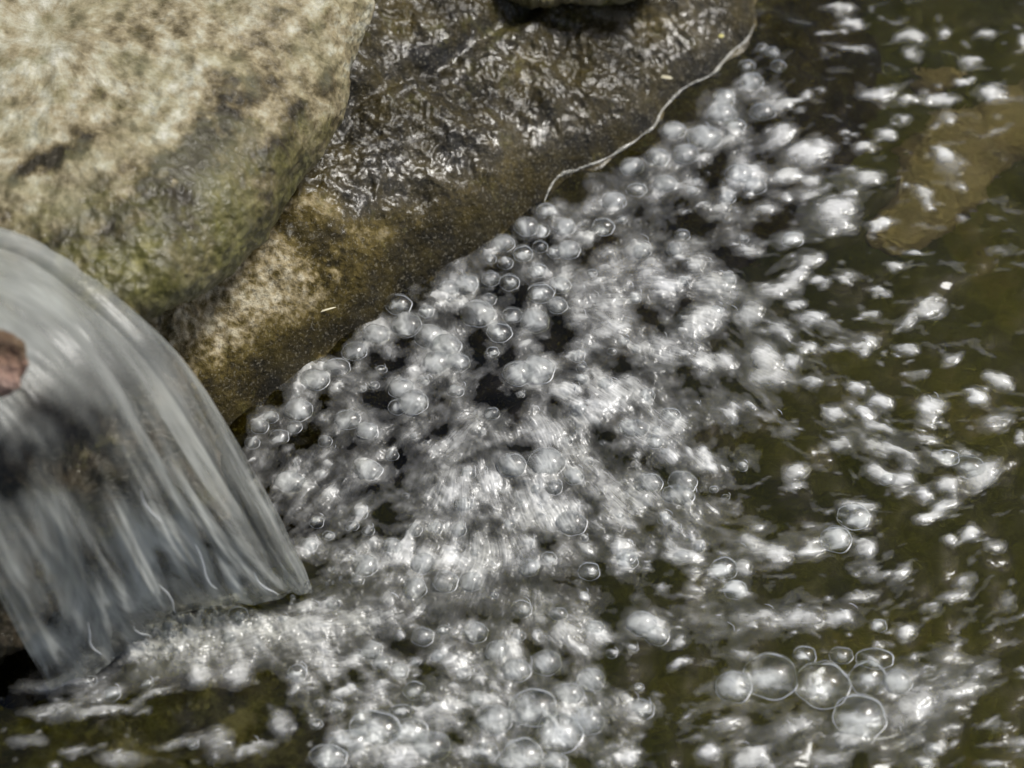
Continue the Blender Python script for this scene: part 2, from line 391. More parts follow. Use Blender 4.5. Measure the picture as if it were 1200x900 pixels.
tone = np.where(sd_ < 0, .36-.25*sm(.004, .02, -sd_)*sm(.06, -.02, X)+.1*n, tone)
shine = gauss(qx, qy, 800, 45, 40, 50)+gauss(qx, qy, 590, 170, 130, 30, -20)+gauss(qx, qy, 430, 215, 60, 35)+.8*gauss(qx, qy, 560, 60, 120, 30, -10)
wetf = np.clip(.32+.75*shine-.75*dry+.3*fbm(qx/40, qy/40, 7, 3), .1, 1)
mossf = .02+.10*n+.10*gauss(qx, qy, 230, 380, 60, 30)+.08*gauss(qx, qy, 560, 60, 150, 60)
F = grid_faces(ny, nx)
# close the solid with a skirt to a buried base
bi = np.concatenate([np.arange(nx), np.arange(1, ny)*nx+nx-1, (ny-1)*nx+np.arange(nx-2, -1, -1), np.arange(ny-2, 0, -1)*nx])
Vb = V.reshape(-1, 3)[bi].copy(); Vb[:, 2] = -.16; nv = nx*ny
m_ = len(bi); k = np.arange(m_); k2 = (k+1) % m_
Fs = np.stack([bi[k], nv+k, nv+k2, bi[k2]], -1)
allV = np.concatenate([V.reshape(-1, 3), Vb]); pad = lambda a: np.concatenate([a.reshape(-1), np.zeros(m_)])
r2 = mesh_np('boulder', allV, np.concatenate([F, Fs]), M['wet'], dict(tone=pad(tone), wetness=pad(wetf), moss=pad(mossf)))
tag(r2, 'glistening wet brown boulder sloping down into the bubbling water', 'boulder')

def rock_fields(tone, moss, wet, s=40):
    def f(px, py, V, N):
        n = fbm(px/s, py/s, tone*10, 4)
        return dict(tone=tone+.15*n, moss=moss+.12*n, wetness=np.full(px.shape, wet))
    return f
r3 = boulder('boulder', [(575, -32), (598, -10), (640, 0), (690, 0), (735, -8), (765, -24), (790, -60), (740, -110), (620, -110), (560, -65)], (670, -50),
             lambda px, py: 1.288-.0002*py, .008, .06, M['pale'], nth=360, nph=200, fields=rock_fields(.45, .22, .5))
tag(r3, 'olive mossy stone just showing above the wet brown boulder', 'stone')
r4 = boulder('boulder', [(-120, 420), (-40, 380), (80, 378), (190, 410), (240, 500), (262, 570), (262, 620), (190, 660), (100, 700), (20, 760), (-60, 800), (-160, 700)], (80, 600),
             lambda px, py: 1.125-.0001*(py-450), .012, .05, M['dark'], nth=500, nph=260, amp=.008, fields=rock_fields(.30, .05, .9))
tag(r4, 'dark wet rock seen through the curtain of falling water', 'rock')
def f_ledge(px, py, V, N):
    n = fbm(px/45, py/40, 4, 4)
    pale = gauss(px, py, 265, 845, 45, 30)+.8*gauss(px, py, 150, 880, 50, 18)+.5*gauss(px, py, 225, 800, 30, 16)+.6*gauss(px, py, 340, 890, 50, 15)  # pale blotches paint water reflections into the rock colour
    return dict(tone=.56+.45*pale*(.7+n)+.1*n, moss=.26+.2*n-.3*pale, wetness=.9+0*px)
zdepth = lambda z: (lambda px, py: ((P(px, py, z)-CAM)@FWD))
r5 = boulder('boulder', [(-60, 842), (50, 835), (130, 815), (190, 800), (260, 792), (330, 800), (380, 825), (400, 870), (410, 930), (380, 1000), (200, 1060), (-60, 1040), (-140, 920)], (170, 910),
             zdepth(-.016), .010, .05, M['dark'], nth=600, nph=300, amp=.004, fields=f_ledge, facing=(0, 0, 1))
tag(r5, 'low olive green mossy rock awash below the foot of the waterfall', 'rock')
r6 = boulder('stone', [(-25, 400), (-5, 388), (18, 390), (33, 405), (36, 425), (26, 440), (14, 455), (0, 464), (-20, 450), (-30, 425)], (2, 425),
             lambda px, py: .985+0*px, .006, .008, M['pink'], nth=160, nph=100, amp=.0035, nscale=70, fine=.0003, fields=lambda px, py, V, N: dict(tone=.42+.25*sm(410, 435, py)+.1*gauss(px, py, 5, 450, 10, 8), moss=0*px, wetness=.8+0*px))
tag(r6, 'small pinkish brown stone poking through the top of the waterfall', 'stone')
def bedstone(outline, c, dz, label, tone=.5, mat='tan', h=.012):
    outline = [(a, b+34) for a, b in outline]; c = (c[0], c[1]+34)
    o = boulder('submerged_stone', outline, c, zdepth(dz), h, .03, M[mat], nth=260, nph=140, amp=.0012, facing=(0, 0, 1), fields=rock_fields(tone, 0, .2))
    tag(o, label, 'stone'); return o
bedstone([(1005, 290), (1035, 235), (1050, 185), (1085, 150), (1130, 135), (1180, 110), (1250, 90), (1270, 150), (1210, 180), (1160, 215), (1130, 260), (1080, 290), (1040, 310)], (1120, 200), -.076, 'long tan brown stone lying under the water at the far right', .66)
bedstone([(1060, 99), (1085, 92), (1115, 96), (1120, 106), (1090, 110), (1065, 108)], (1090, 100), -.0745, 'little flat brown stone under water below the farthest foam flecks', .6, h=.004)

# ------------------------------------------------------------ the fall
LN = [[(-110, 255, .145), (-40, 268, .145), (45, 292, .140), (130, 350, .130), (220, 436, .105), (300, 562, .058), (343, 642, .024), (362, 684, .004)],
      [(-110, 300, .155), (-40, 305, .155), (35, 330, .150), (112, 398, .140), (185, 495, .115), (248, 605, .065), (292, 676, .028), (318, 702, .006)],
      [(-110, 360, .160), (-50, 370, .160), (10, 400, .155), (75, 462, .142), (128, 555, .115), (170, 640, .065), (200, 695, .028), (222, 716, .003)],
      [(-110, 430, .160), (-65, 445, .158), (-20, 480, .150), (25, 545, .135), (65, 622, .105), (100, 690, .06), (125, 740, .025), (143, 768, .003)],
      [(-120, 520, .150), (-95, 540, .145), (-65, 580, .135), (-30, 640, .115), (0, 700, .085), (28, 755, .045), (48, 790, .018), (60, 812, .003)]]
def cr(p, n):
    p = np.array(p, float); m = len(p)-1; t = np.linspace(0, m, n); i = np.minimum(t.astype(int), m-1); f = (t-i).reshape((-1,)+(1,)*(p.ndim-1))
    a = p[np.maximum(i-1, 0)]; b = p[i]; c = p[i+1]; d = p[np.minimum(i+2, m)]
    return .5*((2*b)+(-a+c)*f+(2*a-5*b+4*c-d)*f**2+(-a+3*b-3*c+d)*f**3)
NU, NV = 360, 420
L3 = np.array([cr([tuple(P(x, y, z)) for x, y, z in l], NV) for l in LN])
S = cr(L3, NU)                                         # (NU, NV, 3)
uu, vv = np.meshgrid(np.linspace(0, 1, NU), np.linspace(0, 1, NV), indexing='ij')
du = np.gradient(S, axis=0); dv = np.gradient(S, axis=1); Nn = np.cross(du, dv); Nn /= np.linalg.norm(Nn, axis=-1)[..., None]
if (Nn*(CAM-S)).sum(-1).mean() < 0: Nn = -Nn
st = fbm(uu*11+.6*vv, vv*2.6, 1, 3)*.0017*(.3+vv)+fbm(uu*7, vv*7, 12, 3)*.0012*vv
top = S+Nn*st[..., None]
thick = .004*np.sqrt(np.clip(np.minimum(uu, 1-uu)/.04, 0, 1))*(1-.7*vv)+.0004
# rolled outer edge
top = top+Nn*(.006*np.sqrt(np.clip(1-((uu-.07)/.07)**2, 0, 1)))[..., None]*(1-.3*vv)[..., None]
bot = S-Nn*thick[..., None]
qx, qy = pix(top)
hole = gauss(qx, qy, 95, 515, 95, 55, 28)+.8*gauss(qx, qy, 165, 555, 52, 16, 62)+.8*gauss(qx, qy, 30, 545, 60, 40)
hole = np.clip(hole*1.5, 0, 1)
dens = .46-.42*hole-.16*gauss(qx, qy, 150, 600, 26, 60, -20)+.22*sm(.45, .75, vv)*np.exp(-((uu-.42)/.22)**2)+.15*sm(.55, .9, vv)-.12*gauss(qx, qy, 330, 640, 40, 60)-.08*gauss(qx, qy, 150, 330, 120, 50)
dens += .30*np.exp(-((uu-.30)/.03)**2)*sm(.35, .6, vv)+.26*fbm(uu*5+.8*vv, vv*5, 21, 4)
torn = fbm(uu*14, vv*3, 3, 4)
dens *= 1-.9*sm(.78, .97, vv+.10*torn+.16*sm(.14, 0, uu))*np.clip(.75+1.0*pn(uu*22, vv*5, 3), 0, 1)
dens += .30*gauss(qx, qy, 190, 620, 60, 70, 60)*np.clip(.5+1.2*fbm(uu*26, vv*7, 33, 3), 0, 1)
flow = np.stack([uu, vv, 0*uu], -1)
nvt = NU*NV
Ft = grid_faces(NU, NV); Fb = Ft[:, ::-1]+nvt
e0 = np.arange(NV-1); Fe = [np.stack([e0, e0+1, nvt+e0+1, nvt+e0], -1)]
e1 = (NU-1)*NV+np.arange(NV-1); Fe.append(np.stack([e1+1, e1, nvt+e1, nvt+e1+1], -1))
e2 = np.arange(NU-1)*NV+NV-1; Fe.append(np.stack([e2, e2+NV, nvt+e2+NV, nvt+e2], -1))
e3 = np.arange(NU-1)*NV; Fe.append(np.stack([e3+NV, e3, nvt+e3, nvt+e3+NV], -1))
wf = bpy.data.objects.new('waterfall', None); col.objects.link(wf); wf.location = P(250, 720)
tag(wf, 'smooth grey sheet of water pouring down from the left over a dark rock', 'waterfall')
def child(o, par):
    o.parent = par; o.matrix_parent_inverse = par.matrix_world.inverted() if par.matrix_world.translation.length else o.matrix_parent_inverse
    return o
bpy.context.view_layer.update()
sheet = mesh_np('water_sheet', np.concatenate([top.reshape(-1, 3), bot.reshape(-1, 3)]), np.concatenate([Ft, Fb]+Fe), M['fall'],
                dict(cover=np.concatenate([dens.reshape(-1), dens.reshape(-1)*.35]), flow=np.concatenate([flow.reshape(-1, 3)]*2), wild=np.tile((.30+.70*sm(.35, .7, vv)).reshape(-1), 2)))
child(sheet, wf)
def tube(pts, rad, nseg=6):
    pts = np.asarray(pts, float); rad = np.broadcast_to(rad, (len(pts),))
    T = np.gradient(pts, axis=0); T /= np.linalg.norm(T, axis=1)[:, None]+1e-12
    ref = np.array([0, .3, .95]); A = np.cross(T, ref); A /= np.linalg.norm(A, axis=1)[:, None]+1e-12; B = np.cross(T, A)
    a = np.linspace(0, 2*math.pi, nseg, endpoint=False)
    V = pts[:, None]+rad[:, None, None]*(np.cos(a)[None, :, None]*A[:, None]+np.sin(a)[None, :, None]*B[:, None])
    return V.reshape(-1, 3), grid_faces(len(pts), nseg, wrap=True)
for (u0, v0, v1, wd) in [(.36, .74, .88, .0005), (.52, .80, .95, .0005), (.22, .84, .97, .0004), (.80, .78, .93, .0005), (.66, .88, 1.0, .0004), (.43, .62, .70, .0005)]:
    k = np.linspace(0, 1, 40); iu = u0+.012*np.sin(k*5+u0*30); iv = v0+(v1-v0)*k
    pts = S[np.clip((iu*(NU-1)).astype(int), 0, NU-1), np.clip((iv*(NV-1)).astype(int), 0, NV-1)]
    pts = cr(pts[::5], 40)+Nn[int(u0*(NU-1)), int((v0+v1)/2*(NV-1))]*.0022
    Vv, Ff = tube(pts, wd*np.sin(k*math.pi)**.6+1e-5)
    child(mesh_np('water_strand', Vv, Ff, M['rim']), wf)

for _ in range(34):                       # drops thrown off the foot of the fall
    px_ = rng.uniform(90, 400); py_ = 805-.30*px_+rng.normal()*16; r_ = rng.uniform(.0005, .0013); c_ = P(px_, py_, rng.uniform(.002, .016))
    ph_ = np.linspace(1e-3, math.pi-1e-3, 9)[:, None]; th_ = np.linspace(0, 2*math.pi, 12, endpoint=False)[None, :]
    Vq = np.stack([np.sin(ph_)*np.cos(th_), np.sin(ph_)*np.sin(th_), np.cos(ph_)*1.4*(1+.25*np.cos(ph_))+0*th_], -1).reshape(-1, 3)*r_+c_
    child(mesh_np('droplet', Vq, grid_faces(9, 12, wrap=True), M['milkfilm']), wf)

# ------------------------------------------------------------ foam: where it lies
X0, Y0, X1, Y1 = -50, -50, 1250, 950
U, Vp = np.meshgrid(np.arange(X0, X1+1, 1.0), np.arange(Y0, Y1+1, 1.0))
wx = 6*fbm(U/32, Vp/24, 1, 3)+2.2*pn(U/9, Vp/7, 4); wy = 4.5*fbm(U/32, Vp/24, 11, 3)+1.8*pn(U/9, Vp/7, 14)
UW, VW = U+wx, Vp+wy
ANG = [(480, 650, -62), (440, 560, -60), (560, 720, -65), (600, 600, 68), (640, 530, 60), (700, 430, 30), (780, 560, 45), (600, 440, -30), (480, 450, -35), (620, 340, -25), (700, 250, -32), (760, 180, -36), (850, 120, -30), (950, 180, -5), (1050, 110, 3), (1100, 40, 2), (900, 300, -10), (860, 400, 30), (920, 430, 35), (1000, 420, 10), (1030, 520, 28), (1140, 560, -25), (1150, 460, 10), (950, 650, -10), (1080, 660, -30), (900, 730, 3), (1100, 800, -20), (850, 860, -15), (640, 800, 55), (520, 820, -5), (400, 740, -10), (300, 760, -20), (350, 520, -40), (720, 690, 10), (1100, 300, 3)]
aw = 0; ac = 0; as_ = 0
for (cx, cy_, an) in ANG:
    w_ = 1/((U-cx)**2+(Vp-cy_)**2+900)**1.5; aw = aw+w_; ac = ac+w_*math.cos(2*R(an)); as_ = as_+w_*math.sin(2*R(an))
flowa = .5*np.arctan2(as_, ac)+.25*fbm(U/60, Vp/50, 71, 2)

fs_ = (U*np.cos(flowa)+Vp*np.sin(flowa)); fp_ = (-U*np.sin(flowa)+Vp*np.cos(flowa))
jag = 2.6*fbm(fs_/13, fp_/5, 111, 2); UW = UW-jag*np.sin(flowa)+1.5*pn(U/5, Vp/5, 7); VW = VW+jag*np.cos(flowa)+1.2*pn(U/5, Vp/5, 17)
MAIN = [(276, 505), (330, 458), (400, 404), (470, 352), (560, 300), (640, 243), (700, 208), (764, 186), (824, 134), (866, 92), (900, 66), (915, 110), (895, 170), (905, 230), (872, 290), (860, 350), (838, 400), (850, 450), (885, 500), (885, 560), (845, 610), (812, 650), (735, 700), (705, 715), (742, 752), (722, 795), (768, 835), (738, 872), (775, 915), (380, 910), (375, 855), (335, 800), (250, 785), (150, 800), (60, 850), (40, 810), (130, 770), (190, 716), (300, 706), (360, 700), (335, 620), (300, 555)]
msd = poly_sd(UW+26*fbm(U/60, Vp/50, 51, 3), VW+14*fbm(U/50, Vp/50, 61, 3), MAIN)
msk = sm(-16, 20, msd)
# radial coordinates about the foot of the fall: the froth is drawn out by the current
ra = np.arctan2(Vp-690, U-250); rr = np.hypot(U-250, Vp-690)
streak = fbm(ra*7, rr/42, 2, 4)+.5*fbm(ra*22, rr/55, 9, 2)
patchy = fbm(U/70, Vp/45, 41, 3)
mist = msk*np.clip(.25+.24*streak+.28*patchy+.14*fbm(UW/14, VW/9, 8, 3), .02, .8)
# calmer milky zone where the fall lands
land = gauss(U, Vp, 330, 742, 130, 40, -8)+.8*gauss(U, Vp, 250, 712, 90, 14, -16)*np.clip(.5+1.3*fbm(U/16, Vp/12, 91, 3), 0, 1)+.7*gauss(U, Vp, 200, 750, 60, 35, -35)+.5*gauss(U, Vp, 600, 700, 140, 25, 0)+.6*gauss(U, Vp, 500, 815, 70, 20, -10)
mist = np.maximum(mist, np.clip(land*(.62+.3*streak), 0, .72))
mist += .30*msk*(gauss(U, Vp, 640, 560, 130, 60, -20)+gauss(U, Vp, 700, 430, 110, 60, -30)*.8)*np.clip(.6+.6*streak, 0, 1)
thin = gauss(U, Vp, 930, 725, 90, 14)+.8*gauss(U, Vp, 1075, 830, 60, 45, -50)+.6*gauss(U, Vp, 930, 860, 110, 45)+.5*gauss(U, Vp, 850, 730, 60, 60)+.4*gauss(U, Vp, 950, 230, 60, 60)+.4*gauss(U, Vp, 1030, 520, 70, 35, 30)+.5*gauss(U, Vp, 900, 420, 60, 60)+.5*gauss(U, Vp, 1110, 800, 60, 25, -20)+.5*gauss(U, Vp, 900, 640, 90, 30)
mist = np.maximum(mist, np.clip(thin*(.30+.3*fbm(UW/22, VW/16, 31, 3)), 0, .5))
DARK = [(352, 512, 34, 18, -25, .9), (442, 468, 26, 12, 0, .8), (560, 398, 12, 14, 0, .9), (595, 425, 16, 26, 0, .9), (545, 372, 18, 10, 0, .9), (700, 280, 20, 16, 0, .8), (850, 200, 16, 22, 0, .7), (688, 300, 12, 12, 0, .7), (572, 455, 24, 12, -50, .8),
        (610, 345, 12, 14, 0, .8), (648, 372, 10, 26, 0, .6), (465, 425, 18, 9, 0, .8), (520, 455, 16, 8, 20, .6), (405, 520, 30, 10, 0, .6), (330, 545, 24, 10, -30, .5), (760, 680, 50, 26, -25, .65), (700, 655, 24, 20, 0, .7), (850, 300, 22, 14, 30, .6),
        (760, 300, 22, 8, -30, .3), (470, 560, 40, 8, -20, .4), (380, 600, 16, 40, 0, .35), (820, 150, 10, 14, 0, .4), (778, 795, 20, 24, 20, .6), (640, 690, 60, 8, 0, .3), (880, 130, 10, 12, 0, .6), (735, 205, 12, 8, 0, .4), (820, 480, 30, 14, -20, .3), (860, 410, 20, 14, 0, .5),
        (520, 380, 14, 9, 0, .7), (395, 455, 20, 8, 0, .6), (300, 800, 30, 12, 0, .6), (250, 840, 100, 30, 0, .5)]
for (cx, cy_, rx, ry, an, am) in DARK:
    mist *= 1-am*np.clip(1.5*gauss(UW, VW, cx, cy_, rx, ry, an), 0, 1)
dens = mist.copy(); H = np.zeros_like(U)
def splat(cx, cy_, rx, ry, an, amp, p=1.35, dome=0.0, hk=.55, doff=(0, 0)):
    """one clot of froth (density) and, if dome > 0, the swelling of the surface over it"""
    w_ = int(max(rx, ry)*2.2+12); c0 = int(cx-X0); r0 = int(cy_-Y0)
    a0, a1, b0, b1 = max(r0-w_, 0), min(r0+w_, U.shape[0]), max(c0-w_, 0), min(c0+w_, U.shape[1])
    if a0 >= a1 or b0 >= b1: return
    c, s = math.cos(R(an)), math.sin(R(an))
    def q2(ox, oy, ex, A, B):
        a = ((A-cx-ox)*c+(B-cy_-oy)*s)/(rx*ex); b = (-(A-cx-ox)*s+(B-cy_-oy)*c)/(ry*ex); return a*a+b*b
    A, B = UW[a0:a1, b0:b1], VW[a0:a1, b0:b1]
    q = q2(doff[0], doff[1], 1, A, B); d = amp*np.exp(-q**p)
    dens[a0:a1, b0:b1] = 1-(1-dens[a0:a1, b0:b1])*(1-np.clip(d, 0, .98))
    if dome > 0:
        qd = q2(0, 0, dome, U[a0:a1, b0:b1], Vp[a0:a1, b0:b1]); h = hk*min(rx, ry)*dome*np.sqrt(np.clip(1-qd, 0, 1))
        H[a0:a1, b0:b1] = np.maximum(H[a0:a1, b0:b1], h)
# clots of froth on the open water: (x, y, half width, half height, turn, whiteness)
CLOTS = '''983 12 22 8 0 .7;997 28 16 8 0 .7;967 40 12 4 0 .6;1000 58 24 5 0 .6;1067 43 18 10 8 .8;1067 65 12 6 20 .6;1105 38 7 7 0 .4;1155 41 15 6 0 .7;1197 50 6 10 0 .7;1137 72 15 8 0 .5;1130 97 13 5 0 .6;1027 112 25 10 -8 .8;1060 117 10 4 0 .6;1102 117 26 8 0 .8;1162 112 20 10 5 .85;1108 140 13 10 0 .4
945 113 10 7 -15 .8;923 123 14 7 -20 .8;1038 157 15 8 8 .7;1057 140 15 7 0 .4;1013 172 14 8 -10 .8;1017 210 18 12 -5 .75;1105 183 14 10 30 .85;1117 197 22 14 0 .3;1123 220 15 8 0 .4;1080 227 12 7 10 .6;1085 240 9 10 30 .5;947 180 30 16 -10 .85;923 205 18 10 0 .8;872 210 26 18 0 .75;913 160 20 12 -25 .75;950 212 14 8 -10 .7;947 227 15 6 0 .6;980 247 28 14 -15 .75;980 263 25 12 0 .4;1033 263 18 7 -5 .8;897 245 17 6 -8 .7;923 280 20 12 0 .5;1073 295 13 5 5 .7;880 293 18 7 0 .6;993 155 8 4 0 .4
1048 313 12 7 0 .8;957 332 12 5 0 .7;987 332 13 6 12 .75;1033 342 13 6 15 .6;1087 362 22 13 -15 .8;1063 377 15 8 -40 .5;1023 368 15 5 5 .6;935 358 13 5 0 .7;953 375 13 9 0 .8;973 385 18 8 25 .4;1017 402 16 9 0 .65;1013 412 8 12 20 .6;982 408 12 5 0 .6;1062 410 15 9 15 .65;1113 423 14 7 -20 .6;1077 440 18 7 -10 .35;1003 455 10 7 20 .8;1032 470 16 10 25 .9;980 483 15 9 25 .8;1013 482 15 9 30 .75;1090 478 20 11 0 .9;1087 493 18 9 0 .35;1170 447 20 12 25 .9;1143 468 15 11 20 .9;1167 495 22 15 -20 .45;1197 513 5 8 0 .7
1033 503 22 7 25 .7;1027 527 27 7 28 .55;1053 533 27 7 28 .6;982 523 15 8 10 .65;1027 557 18 9 25 .75;1057 563 14 10 -20 .8;1100 538 15 8 15 .75;1133 530 15 7 15 .6;1150 557 25 15 -35 .8;1110 570 15 11 25 .8;1083 580 13 9 20 .8;1107 593 20 9 -20 .8;933 553 17 10 -15 .65;933 570 15 7 0 .5;1007 593 22 9 0 .7;1087 517 16 6 0 .5;923 507 12 10 0 .3;897 490 12 8 0 .35;947 410 10 6 0 .75;930 425 11 9 0 .75;950 447 15 6 5 .75;850 423 17 13 0 .7;897 420 22 18 40 .75;900 443 25 12 10 .6;880 367 18 14 -30 .75;910 340 28 12 -10 .75;933 325 17 10 -30 .7;950 307 18 9 -15 .7;813 313 12 12 0 .8;837 337 25 13 0 .7;820 380 30 20 -30 .85;913 390 16 12 45 .6
980 630 16 12 10 .95;1013 610 14 10 10 .9;1013 643 14 12 30 .8;1020 667 10 9 20 .45;1033 677 20 7 -15 .4;1007 700 25 7 -10 .55;1057 673 24 7 -45 .5;947 647 15 9 -10 .8;910 653 20 12 10 .8;883 637 18 10 20 .6;870 667 11 11 0 .8;840 672 13 10 0 .95;862 692 12 9 15 .9;813 693 10 7 0 .5;1110 633 10 7 0 .8;1138 628 11 11 -20 .8;1167 640 12 11 0 .45;987 723 13 8 5 .85;1030 733 8 6 0 .5;1062 742 13 10 -10 .9;903 723 20 9 0 .4;940 727 25 10 0 .4;1090 607 24 8 -10 .8;1117 700 18 8 -20 .6;1133 680 15 12 -20 .4;1087 713 12 8 0 .35;1183 707 13 12 -30 .35
860 807 18 12 10 .7;850 850 25 8 -20 .4;933 850 25 15 -30 .35;1000 865 25 15 0 .6;1067 833 30 22 -30 .4;1127 813 30 10 -20 .5;1150 787 20 10 -20 .35;1117 773 25 10 0 .3;830 883 13 12 -20 .85;880 887 22 13 -20 .8;1097 880 10 6 -10 .55;1083 893 12 6 0 .5;1120 873 9 4 -45 .5;1160 847 16 5 -25 .45;1193 873 18 10 0 .4;1163 897 15 6 0 .6;1197 785 8 4 0 .5;967 890 30 12 0 .45;1170 850 10 4 -20 .4
120 835 46 7 -12 .5;210 870 34 6 -10 .5;330 850 22 14 60 .55;300 880 30 8 -15 .5;90 880 24 6 -5 .5;180 815 30 5 -20 .5;760 735 26 17 10 .92;795 752 8 7 0 .7;795 780 14 6 -15 .6;725 640 14 9 -20 .6;735 665 10 8 0 .7;340 563 17 11 -25 .9;775 690 10 6 0 .5;812 670 12 6 0 .5;70 800 60 10 -8 .5;110 775 40 12 -35 .5;30 870 26 10 0 .35;255 870 20 26 30 .5;140 890 34 12 0 .45;235 795 20 14 0 .5;280 790 16 22 50 .6;380 775 30 10 0 .45;60 835 40 10 0 .4;470 885 40 16 0 .8;520 845 20 14 0 .35'''
for grp in CLOTS.replace('\n', ';').split(';'):
    a = [float(v) for v in grp.split()]; a[2] *= .86; a[3] *= .80; splat(*a, dome=1.15, hk=.22)
    for _ in range(3):                   # crumbs trailing off each clot
        splat(a[0]+rng.normal()*a[2]*1.3, a[1]+rng.normal()*a[3]*1.3, rng.uniform(2, 6), rng.uniform(1.2, 2.6), a[4]+rng.uniform(-20, 20), rng.uniform(.2, .6), dome=0)
# hand placed bubbles: x, y, radius, squash, milk
BUB = '''640 247 11 .95 0;617 265 14 .9 1;590 285 13 .95 1;635 270 10 1 0;662 267 12 1 1;613 297 12 .9 0;633 288 9 1 0;650 295 9 1.05 0;667 293 13 1 1;630 316 11 1.05 0;657 333 12 .9 0;592 308 9 .9 0;575 305 7 1 0;575 328 11 1 1;597 332 12 1 0;573 349 9 .9 1;525 337 12 1.05 0;547 332 14 .95 1;467 358 16 .8 0;500 367 9 .9 0;477 380 18 .85 1;440 392 16 .8 1;560 367 20 .85 1;600 367 12 .85 0;585 390 15 .85 0;577 413 8 .9 0;627 373 17 .9 1;653 357 12 .9 1;523 405 17 .9 1;512 424 16 .9 1;537 424 14 .85 1;470 455 15 .9 1;485 472 17 .9 1;466 476 11 .9 0;503 393 17 .95 1;607 437 18 .85 1;630 433 20 .85 1;633 343 16 .8 0;707 267 13 .9 0
690 668 13 .95 0;733 650 12 .8 1;903 790 31 .85 0;963 799 32 .85 0;1017 793 23 .95 0;1007 838 30 .88 0;1052 798 16 1.1 1;942 768 14 .8 0;985 767 14 .7 0;1025 770 22 .5 0;860 803 22 .85 1;655 857 27 .85 0;612 885 26 .85 0;625 828 28 .75 0;580 842 20 .85 1;567 880 17 .7 0;688 843 20 .75 1;665 812 19 .7 1;640 775 18 .8 1;605 785 17 .8 1;692 795 18 .75 1;583 762 15 .8 1;650 893 15 .8 1;440 850 30 .65 0;480 855 22 .7 0;505 872 22 .8 0;410 868 24 .55 0;470 832 14 .6 0;385 885 22 .6 0
340 563 18 .75 1;350 480 17 .8 1;327 512 12 .8 1;305 500 11 .8 1;370 445 18 .7 1;395 430 16 .75 1;415 410 15 .8 1;408 492 15 .8 1;430 505 13 .8 1;430 550 18 .7 1;345 500 9 .9 1;296 520 9 .8 1;318 490 9 .8 1
697 735 12 .8 1;557 740 15 .85 1;495 745 13 .9 1;435 760 13 .9 1;428 662 15 .85 1;497 660 14 1 1;522 682 15 1 1;552 680 13 1 1;655 720 10 .8 1;460 640 12 1 1;620 665 12 .9 1;643 655 9 1 0;735 656 13 .8 0;760 565 18 .7 1;800 565 17 .75 1;742 500 18 .6 1;795 580 20 .6 1;670 612 18 .8 1;640 540 22 .8 1;600 545 18 .8 1
1000 605 19 .8 0;980 630 19 .85 0;848 665 17 .8 0;862 690 14 .8 0;1135 545 20 .7 0;1110 535 14 .7 0;866 206 17 .8 1;884 218 14 .75 1;846 132 17 .75 1;862 146 12 .7 0;880 95 14 .8 1;825 160 20 .75 1;893 130 16 .7 1;803 180 16 .8 1;770 185 15 .8 1;740 195 14 .8 1;780 215 13 .8 1;720 235 14 .8 1;928 280 13 .8 0;1030 733 9 .9 0;752 730 18 .8 1;770 744 15 .75 1;905 60 8 .9 0;893 55 7 1 0;875 75 10 .8 0;912 78 9 .9 0;848 113 14 .8 1;790 152 14 .8 1;1092 878 9 .8 0;1085 893 7 .8 0;1040 563 10 .7 1'''
bubs = []
for g in BUB.replace('\n', ';').split(';'):
    x, y, r, k, m = [float(v) for v in g.split()]; bubs.append([x, y, r, k, int(m), 1])
# random bubbles packed in the froth, kept apart from one another
maskI = msk
cells = {}
def free(x, y, r, f=.85):
    cx, cy_ = int(x//30), int(y//30)
    for i in range(cx-2, cx+3):
        for j in range(cy_-2, cy_+3):
            for (a, b, c) in cells.get((i, j), ()):
                if (a-x)**2+((b-y)*1.15)**2 < ((c+r)*f)**2: return False
    return True
def put(x, y, r): cells.setdefault((int(x//30), int(y//30)), []).append((x, y, r))
for b in bubs: put(b[0], b[1], b[2])
darkm = np.zeros_like(U)
for (cx, cy_, rx, ry, an, am) in DARK: darkm = np.maximum(darkm, am*gauss(UW, VW, cx, cy_, rx, ry, an))
for rad_, tries in ((12, 110), (9.5, 240), (7, 240), (5, 200), (3.8, 200)):
    for _ in range(tries):
        x, y = rng.uniform(-40, 1240), rng.uniform(-40, 940); r = rad_*rng.uniform(.85, 1.15)*(.8+.35*y/900)
        i, j = int(y-Y0), int(x-X0)
        if rng.random() > maskI[i, j]**2*(1-1.1*darkm[i, j]) + (.10 if rad_ < 9 else 0)*min(1, dens[i, j]*2)+.002: continue
        if x < 365 and y < 700 and x-y*.5 < 30: continue
        if free(x, y, r, .95):
            bubs.append([x, y, r, rng.uniform(.7, .95), int(rng.random() < .7), 0]); put(x, y, r)
for (x, y, r, k, m, h) in bubs:  # white cores set low in bubbles paint the bright light lensed inside
    an = rng.uniform(-35, 35)
    calm = float(np.clip(land[min(max(int(y-Y0), 0), 1000), min(max(int(x-X0), 0), 1300)], 0, 1))
    if not h and m: splat(x, y, r*.9, r*.55, math.degrees(flowa[min(max(int(y-Y0), 0), 1000), min(max(int(x-X0), 0), 1300)]), rng.uniform(.6, .98), p=1.0, dome=1.2, hk=.16)
    elif m: splat(x, y, r*.78, r*.60*(k+.1), an, rng.uniform(.5, .95)*(1-.3*calm), p=1.0, dome=1.2, hk=.16, doff=(rng.uniform(-.15, .15)*r, .12*r))
    else: splat(x, y, r*(.62 if r > 24 else .52), r*(.42 if r > 24 else .36)*k, an*.4, rng.uniform(.8, .98)*(1 if h else .8), p=1.0, dome=0, doff=(-.05*r, .24*r))
